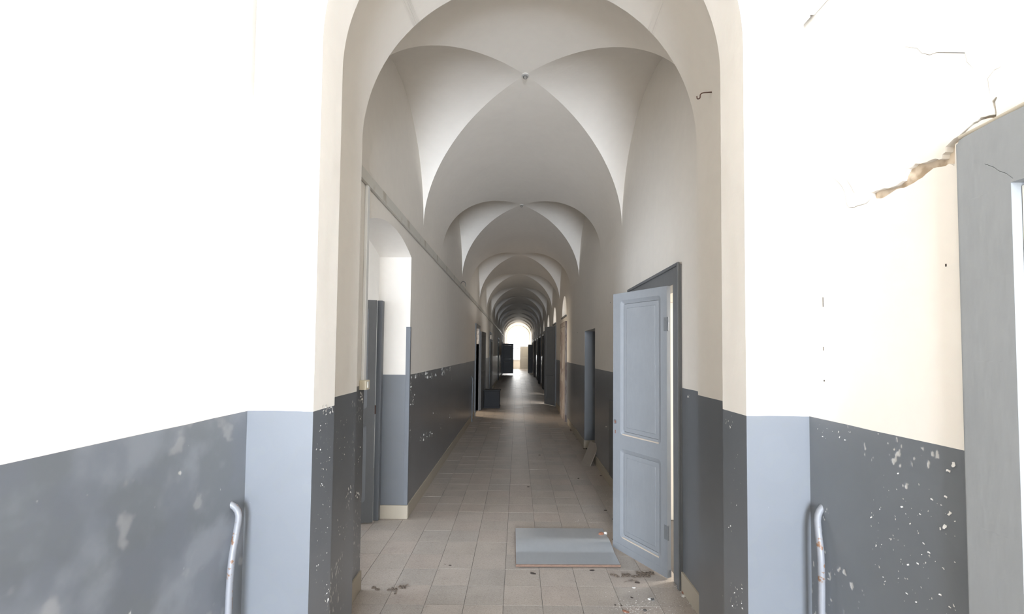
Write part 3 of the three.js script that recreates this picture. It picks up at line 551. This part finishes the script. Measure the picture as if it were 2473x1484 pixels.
{ const t = thing('duct_box', 'white boxed duct meeting a wall trunking high right of the front arch', 'duct', V(1.08, 2.915, 1.84)); const a = rbx(1.040, 1.120, 2.915, 3.3, 1.80, 1.874, 0.003); a.translate(-1.08, -2.915, 1.84); mesh('cover', a, M.ductWhite, t); const b = rbx(1.050, 1.1345, 2.922, 3.0, 0.4, 1.80, 0.003); b.translate(-1.08, -2.915, 1.84); mesh('side_run', b, M.ductWhite, t); }
{ const p = onWall(1724, 223, 1.032), h = new THREE.Vector3(); const q = (x, y, d) => new THREE.Vector3(p.x + x, p.y + y, p.z - d);
  tag(mesh('iron_hook', tube([q(0.03, 0.004, 0), q(-0.03, -0.001, 0), q(-0.062, -0.005, 0), q(-0.072, -0.014, 0), q(-0.074, -0.030, 0), q(-0.080, -0.036, 0), q(-0.088, -0.036, 0), q(-0.091, -0.022, 0)], 0.0032, 40, 8), M.rust), 'rusty iron hook sticking out of the right side of the arch', 'hook'); }
for (const [c, lab] of [[4.05, 'small ring hook at the crown of the nearest groin vault'], [7.74, 'small ring hook at the crown of the second groin vault']]) {
  const t = thing('ceiling_ring', lab, 'hook', V(XC, SPRING + RISE, c)); const r = new THREE.TorusGeometry(0.016, 0.004, 8, 20); r.translate(0, -0.02, 0); mesh('ring', r, M.iron, t); const p = new THREE.CylinderGeometry(0.028, 0.032, 0.008, 18); p.translate(0, -0.002, 0); mesh('plaster_plug', p, M.chip, t);
}
tag(mesh('wall_panel', rbx(XR - 0.016, XR + 0.002, 0.13, 1.035, 5.30, 5.86, 0.003), M.leafDark), 'dark low panel on the right wall just beyond the ajar panelled door', 'panel');

// ---------------------------------------------------------------- things on the floor
{ // loose grey board, slightly bowed, lying on the tiles
  const t = thing('loose_board', 'grey painted plywood board lying on the tiles by the panelled door', 'board', V(0.39, 0.002, 4.0));
  const W = 0.785, L = 0.72, nx = 20, nz = 40, T = 0.017;
  const bow = (v) => { const u = (0.5 - v) * L; return u < 0.22 ? 0.002 * u / 0.22 : u < 0.44 ? 0.002 + 0.022 * Math.sin((u - 0.22) / 0.22 * Math.PI / 2) : 0.024 - 0.018 * (u - 0.44) / (L - 0.44); };
  const g = new THREE.BoxGeometry(W, T, L, nx, 1, nz), p = g.attributes.position;
  for (let i = 0; i < p.count; i++) { const v = p.getZ(i) / L; p.setY(i, p.getY(i) + T / 2 + bow(v) + 0.004); }
  g.computeVertexNormals(); metricUV(g);
  const top = g.clone();
  mesh('board_core', g, M.ply, t);
  const s = new THREE.PlaneGeometry(W - 0.004, L - 0.004, nx, nz); s.rotateX(-Math.PI / 2); const q = s.attributes.position; for (let i = 0; i < q.count; i++) q.setY(i, T + 0.0052 + bow(q.getZ(i) / L)); s.computeVertexNormals(); metricUV(s); mesh('painted_face', s, M.board, t);
  t.rotation.y = 0.012;
  const fr = tag(mesh('plaster_fragment', new THREE.DodecahedronGeometry(0.022, 0), M.terracotta), 'brown broken fragment on the back corner of the grey board', 'fragment'); fr.scale.set(1.3, 0.5, 1); fr.position.copy(onFloor(1452, 1290, 0.046)); fr.rotation.set(0.2, 0.6, 0);
  const fw = tag(mesh('plaster_fragment', new THREE.DodecahedronGeometry(0.016, 0), M.chip), 'white plaster fragment on the back corner of the grey board', 'fragment'); fw.scale.set(1.2, 0.5, 1); fw.position.copy(onFloor(1462, 1289, 0.042)); fw.rotation.set(0.4, 1.6, 0.1);
}
{ // thin plank leaning against the wall by the niche
  const t = thing('leaning_plank', 'short thin plank leaning on the right wall by the grey niche', 'plank', V(1.0, 0, 6.95));
  const g = new RoundedBoxGeometry(0.012, 0.325, 0.30, 2, 0.003); metricUV(g); g.translate(0, 0.1625, 0); const o = mesh('plank', g, M.plank, t); o.rotation.z = -0.42; o.rotation.y = 0.25; 
}
{ // dark chest on the left, far
  const t = thing('storage_chest', 'low dark grey chest with plinth on the left side of the corridor', 'chest', V(-0.71, 0, 13.75));
  const b = (n, x0, x1, y0, y1, d0, d1) => { const g = new RoundedBoxGeometry(x1 - x0, y1 - y0, d1 - d0, 2, 0.006); g.translate((x0 + x1) / 2, (y0 + y1) / 2, -(d0 + d1) / 2); return mesh(n, metricUV(g), M.chest, t); };
  b('body', -0.215, 0.215, 0.06, 0.475, -0.23, 0.25); b('plinth', -0.225, 0.225, 0, 0.06, -0.24, 0.26); b('lid', -0.235, 0.235, 0.478, 0.51, -0.25, 0.27);
}
// plaster chips and dirt
function flake(s) { const n = 5 + Math.floor(rnd() * 3), pts = []; for (let i = 0; i < n; i++) { const a = i / n * Math.PI * 2, r = s * rr(0.45, 1); pts.push([r * Math.cos(a), r * Math.sin(a) * rr(0.5, 1)]); } const g = new THREE.ExtrudeGeometry(shapeOf(pts), { depth: s * 0.25, bevelEnabled: false }); g.rotateX(-Math.PI / 2); return g.index ? g.toNonIndexed() : g; }
{ const list = []; const put = (px, py, s) => { const p = onFloor(px, py); const g = flake(s); g.rotateY(rr(0, 6.28)); g.rotateX(rr(-0.15, 0.15)); g.translate(p.x, 0.001, p.z); list.push(g); };
  for (let i = 0; i < 230; i++) { const t = rnd(), u = rnd(); put(1470 + 190 * u + rr(-30, 30), 1420 + 70 * Math.sqrt(t), rr(0.0015, 0.0045)); }
  for (let i = 0; i < 60; i++) put(1520 + rr(-30, 30), 1466 + rr(-10, 16), rr(0.0015, 0.004));
  for (let i = 0; i < 50; i++) { const t = rnd(); put(1625 + 62 * t + rr(-3, 3), 1408 + 76 * t + rr(-3, 5), rr(0.002, 0.006)); }
  for (let i = 0; i < 26; i++) { const t = rnd(); put(1445 + 42 * t + rr(-12, 2), 1140 + 100 * t + rr(-4, 6), rr(0.002, 0.006)); }
  for (let i = 0; i < 18; i++) put(rr(1385, 1480), rr(1255, 1285), rr(0.002, 0.006));
  for (let i = 0; i < 60; i++) put(rr(880, 1460), rr(1110, 1480), rr(0.001, 0.0028));
  tag(mesh('plaster_chips', mergeGeometries(list), M.chip), 'small white plaster chips scattered over the tiles by the door frame', 'debris', null, 'stuff'); }
const bits = (name, label, m, list, group) => { for (const [px, py, s, sx, rot, lab] of list) { const g = new THREE.DodecahedronGeometry(s, 1), p = g.attributes.position; for (let i = 0; i < p.count; i++) { const k = 0.75 + 0.5 * hash2(Math.round(p.getX(i) * 9e4), Math.round(p.getY(i) * 9e4 + p.getZ(i) * 5e4), 5); p.setXYZ(i, p.getX(i) * k * sx, (p.getY(i) * k + s * 0.6) * 0.45, p.getZ(i) * k); } g.computeVertexNormals(); const o = tag(mesh(name, g, m), lab ?? label, 'debris', group); o.position.copy(onFloor(px, py)); o.rotation.y = rot; } };
bits('dirt_lump', 'small dark lump of dirt on the tiles', M.dirt, [[1287, 1387, 0.010, 2.2, -0.3], [1430, 1379, 0.009, 2, 0.1], [1539, 1409, 0.008, 2.2, -0.3], [1526, 1445, 0.006, 1.6, -0.8], [1486, 1463, 0.006, 1, 0.4], [1501, 1464, 0.006, 1, 1], [1087, 1367, 0.006, 1.6, 0], [1075, 1365, 0.003, 1.4, 0], [1303, 1100, 0.009, 2, 0], [1397, 1157, 0.010, 1.2, 0], [1276, 1177, 0.008, 2, 0.1], [1462, 1234, 0.008, 2, 0], [1480, 1255, 0.007, 1.4, 0.3], [1481, 1304, 0.008, 1.3, 0.6], [1451, 1150, 0.008, 1.6, 0.2]], 'dirt lumps on the tiles');
bits('stone_fragment', 'x', M.stone, [[1575, 1450, 0.013, 1.2, 0.8, 'dark stone fragment beside a white plaster flake near the door frame']]);
bits('stone_fragment', 'x', M.stone, [[1558, 1476, 0.010, 1.1, 0.3, 'small dark stone fragment at the foot of the frame with white edge']]);
bits('stone_fragment', 'x', M.terracotta, [[1652, 1434, 0.016, 1, 0.4, 'reddish brown fragment at the foot of the door frame']]);
bits('stone_fragment', 'x', M.terracotta, [[1511, 1479, 0.010, 2.2, -0.5, 'thin rusty brown fragment lying on the chip strewn tiles']]);
bits('plaster_piece', 'x', M.chip, [[1572, 1449, 0.012, 1.8, 0.1, 'white plaster flake beside a dark stone near the door frame'], [1651, 1442, 0.012, 1.3, 0.5, 'white plaster lump at the foot of the door frame'], [1531, 1421, 0.006, 2, 0, 'small white plaster flake in front of the grey board']]);
function litterClump(label, spots, twigs) {
  const list = [];
  for (const [px, py, n, sp] of spots) for (let i = 0; i < n; i++) { const p = onFloor(px + rr(-sp, sp), py + rr(-sp, sp) * 0.35), g = new THREE.IcosahedronGeometry(rr(0.003, 0.009), 0); g.scale(rr(0.7, 1.8), rr(0.4, 0.9), rr(0.7, 1.4)); g.rotateY(rr(0, 6)); g.translate(p.x, rr(0.002, 0.009), p.z); list.push(g.index ? g.toNonIndexed() : g); }
  for (const [a, b, c, d] of twigs) { const A = onFloor(a, b, 0.004), B = onFloor(c, d, 0.003), m = A.clone().lerp(B, 0.5); m.y += 0.004; m.x += 0.006; list.push(tube([A, m, B], 0.0016, 8, 5).toNonIndexed()); }
  for (const g of list) { if (g.attributes.uv) g.deleteAttribute('uv'); }
  tag(mesh('dry_litter', mergeGeometries(list), M.litter), label, 'debris', null, 'stuff');
}
litterClump('brown crumbled dry litter and twigs at the foot of the panelled door', [[1555, 1390, 120, 16], [1570, 1387, 40, 8], [1512, 1392, 60, 9], [1530, 1395, 20, 5], [1478, 1391, 8, 4], [1490, 1394, 10, 5]], [[1508, 1407, 1528, 1401], [1520, 1402, 1524, 1406], [1525, 1403, 1546, 1408]]);
litterClump('dark crumbled dirt along the skirting before the niche', [[1388, 1050, 14, 6], [1396, 1062, 8, 4], [1380, 1040, 8, 6], [1412, 1086, 8, 3]], []);
litterClump('brown dry litter crumbs on the tiles by the arched passage', [[951, 1427, 22, 6], [971, 1421, 24, 7], [983, 1417, 8, 4], [938, 1428, 6, 3], [910, 1427, 10, 4], [903, 1422, 8, 4], [955, 1436, 5, 3]], []);

// paint flakes curling off the lower walls
function curl(w, h) { const g = new THREE.PlaneGeometry(w, h, 3, 1), p = g.attributes.position; for (let i = 0; i < p.count; i++) { const u = p.getX(i) / w + 0.5; p.setZ(i, 0.25 * w * u * u + 0.0008); p.setY(i, p.getY(i) * (0.4 + 0.9 * hash2(i, Math.round(w * 1e5), 2))); } g.computeVertexNormals(); return g.toNonIndexed(); }
{ const list = []; for (let i = 0; i < 420; i++) { const d = rr(1.25, 1.82), y = rr(0.55, 1.35); if (fbm(d * 0.35, y * 0.35, 8, 3, 611) < 0.52) continue; const q = rnd() ** 2, g = curl(0.0015 + 0.006 * q, 0.0012 + 0.004 * q); g.rotateZ(rr(0, 6.28)); g.rotateY(-Math.PI / 2); g.translate(XR - 0.0005, y, -d); list.push(g); }
  for (const [d, y, s] of [[1.255, 1.33, 0.022], [1.27, 1.31, 0.016], [1.28, 1.24, 0.012], [1.27, 1.20, 0.018], [1.285, 1.16, 0.02], [1.45, 1.33, 0.016], [1.7, 1.34, 0.010]]) { const g = curl(s * 0.6, s * 0.45); g.rotateZ(rr(0, 6)); g.rotateY(-Math.PI / 2); g.translate(XR - 0.0006, y, -d); list.push(g); }
  const o = mesh('peeling_paint', mergeGeometries(list), M.chip, wallRight); o.userData.kind = 'stuff'; }

{ // flakes lost from the grey paint where the photo shows them
  const place = (parent, x, side, list) => { const out = []; for (const [px, py, n, sx, sy, smax] of list) for (let i = 0; i < n; i++) { const q = onWall(px + rr(-1, 1) * sx, py + rr(-1, 1) * sy, x); const w = rr(0.35, 1) * smax * (Math.abs(x) > 1 ? 1.9 : 1.4), g = curl(w, w * rr(0.4, 1.1)); g.rotateZ(rr(0, 6.28)); g.rotateY(side * -Math.PI / 2); g.translate(x - side * 0.0006, q.y, q.z); out.push(g); } const o = mesh('peeling_paint', mergeGeometries(out), M.chip, parent); o.userData.kind = 'stuff'; };
  place(wallLeft, XL, -1, [[1026, 905, 16, 8, 7, 0.022], [1008, 908, 8, 6, 5, 0.016], [1038, 909, 8, 5, 5, 0.015], [1070, 899, 18, 5, 7, 0.026], [1083, 893, 10, 5, 4, 0.018], [1052, 905, 7, 3, 6, 0.014], [1090, 920, 8, 1.5, 10, 0.014], [992, 925, 12, 2, 16, 0.014], [992, 960, 10, 2, 20, 0.012], [1000, 965, 8, 5, 12, 0.014], [1088, 1005, 10, 4, 6, 0.013], [1053, 995, 4, 8, 6, 0.012], [1026, 1052, 16, 5, 9, 0.014], [1040, 1048, 14, 4, 8, 0.014], [1018, 1060, 8, 5, 5, 0.012], [1062, 1030, 5, 3, 6, 0.010], [1105, 985, 5, 6, 10, 0.010], [990, 1030, 12, 1.5, 40, 0.010]]);
  place(wallRight, XR, 1, [[1466, 1031, 5, 3, 3, 0.016], [1474, 1038, 4, 3, 4, 0.014], [1480, 1046, 3, 2, 3, 0.012], [1400, 945, 4, 8, 20, 0.010], [1666, 960, 4, 4, 6, 0.008]]);
  const ribL = scene.getObjectByName('trim_1'), rib2 = scene.getObjectByName('trim_2');
  place(ribL, 0.050 - 0.842, -1, [[790, 990, 26, 13, 10, 0.008], [780, 1060, 40, 18, 60, 0.005], [785, 1180, 24, 12, 70, 0.005], [775, 1320, 26, 16, 90, 0.005], [790, 1440, 20, 8, 40, 0.007]]);
  place(ribL, 0.050 + 0.842, 1, [[1768, 1020, 10, 14, 14, 0.006], [1780, 1440, 26, 16, 34, 0.006], [1775, 1200, 14, 16, 120, 0.004]]);
  place(rib2, 0.058 - 0.978, -1, [[822, 1080, 14, 10, 40, 0.006], [840, 1185, 10, 8, 16, 0.012], [825, 1280, 16, 12, 30, 0.008], [830, 1010, 8, 10, 20, 0.006]]);
  place(wallLeft, XL, -1, [[872, 960, 12, 3, 14, 0.010], [870, 1005, 10, 3, 20, 0.007], [862, 1195, 8, 4, 14, 0.014], [866, 1120, 10, 4, 50, 0.006]]);
}

renderer.render(scene, camera);
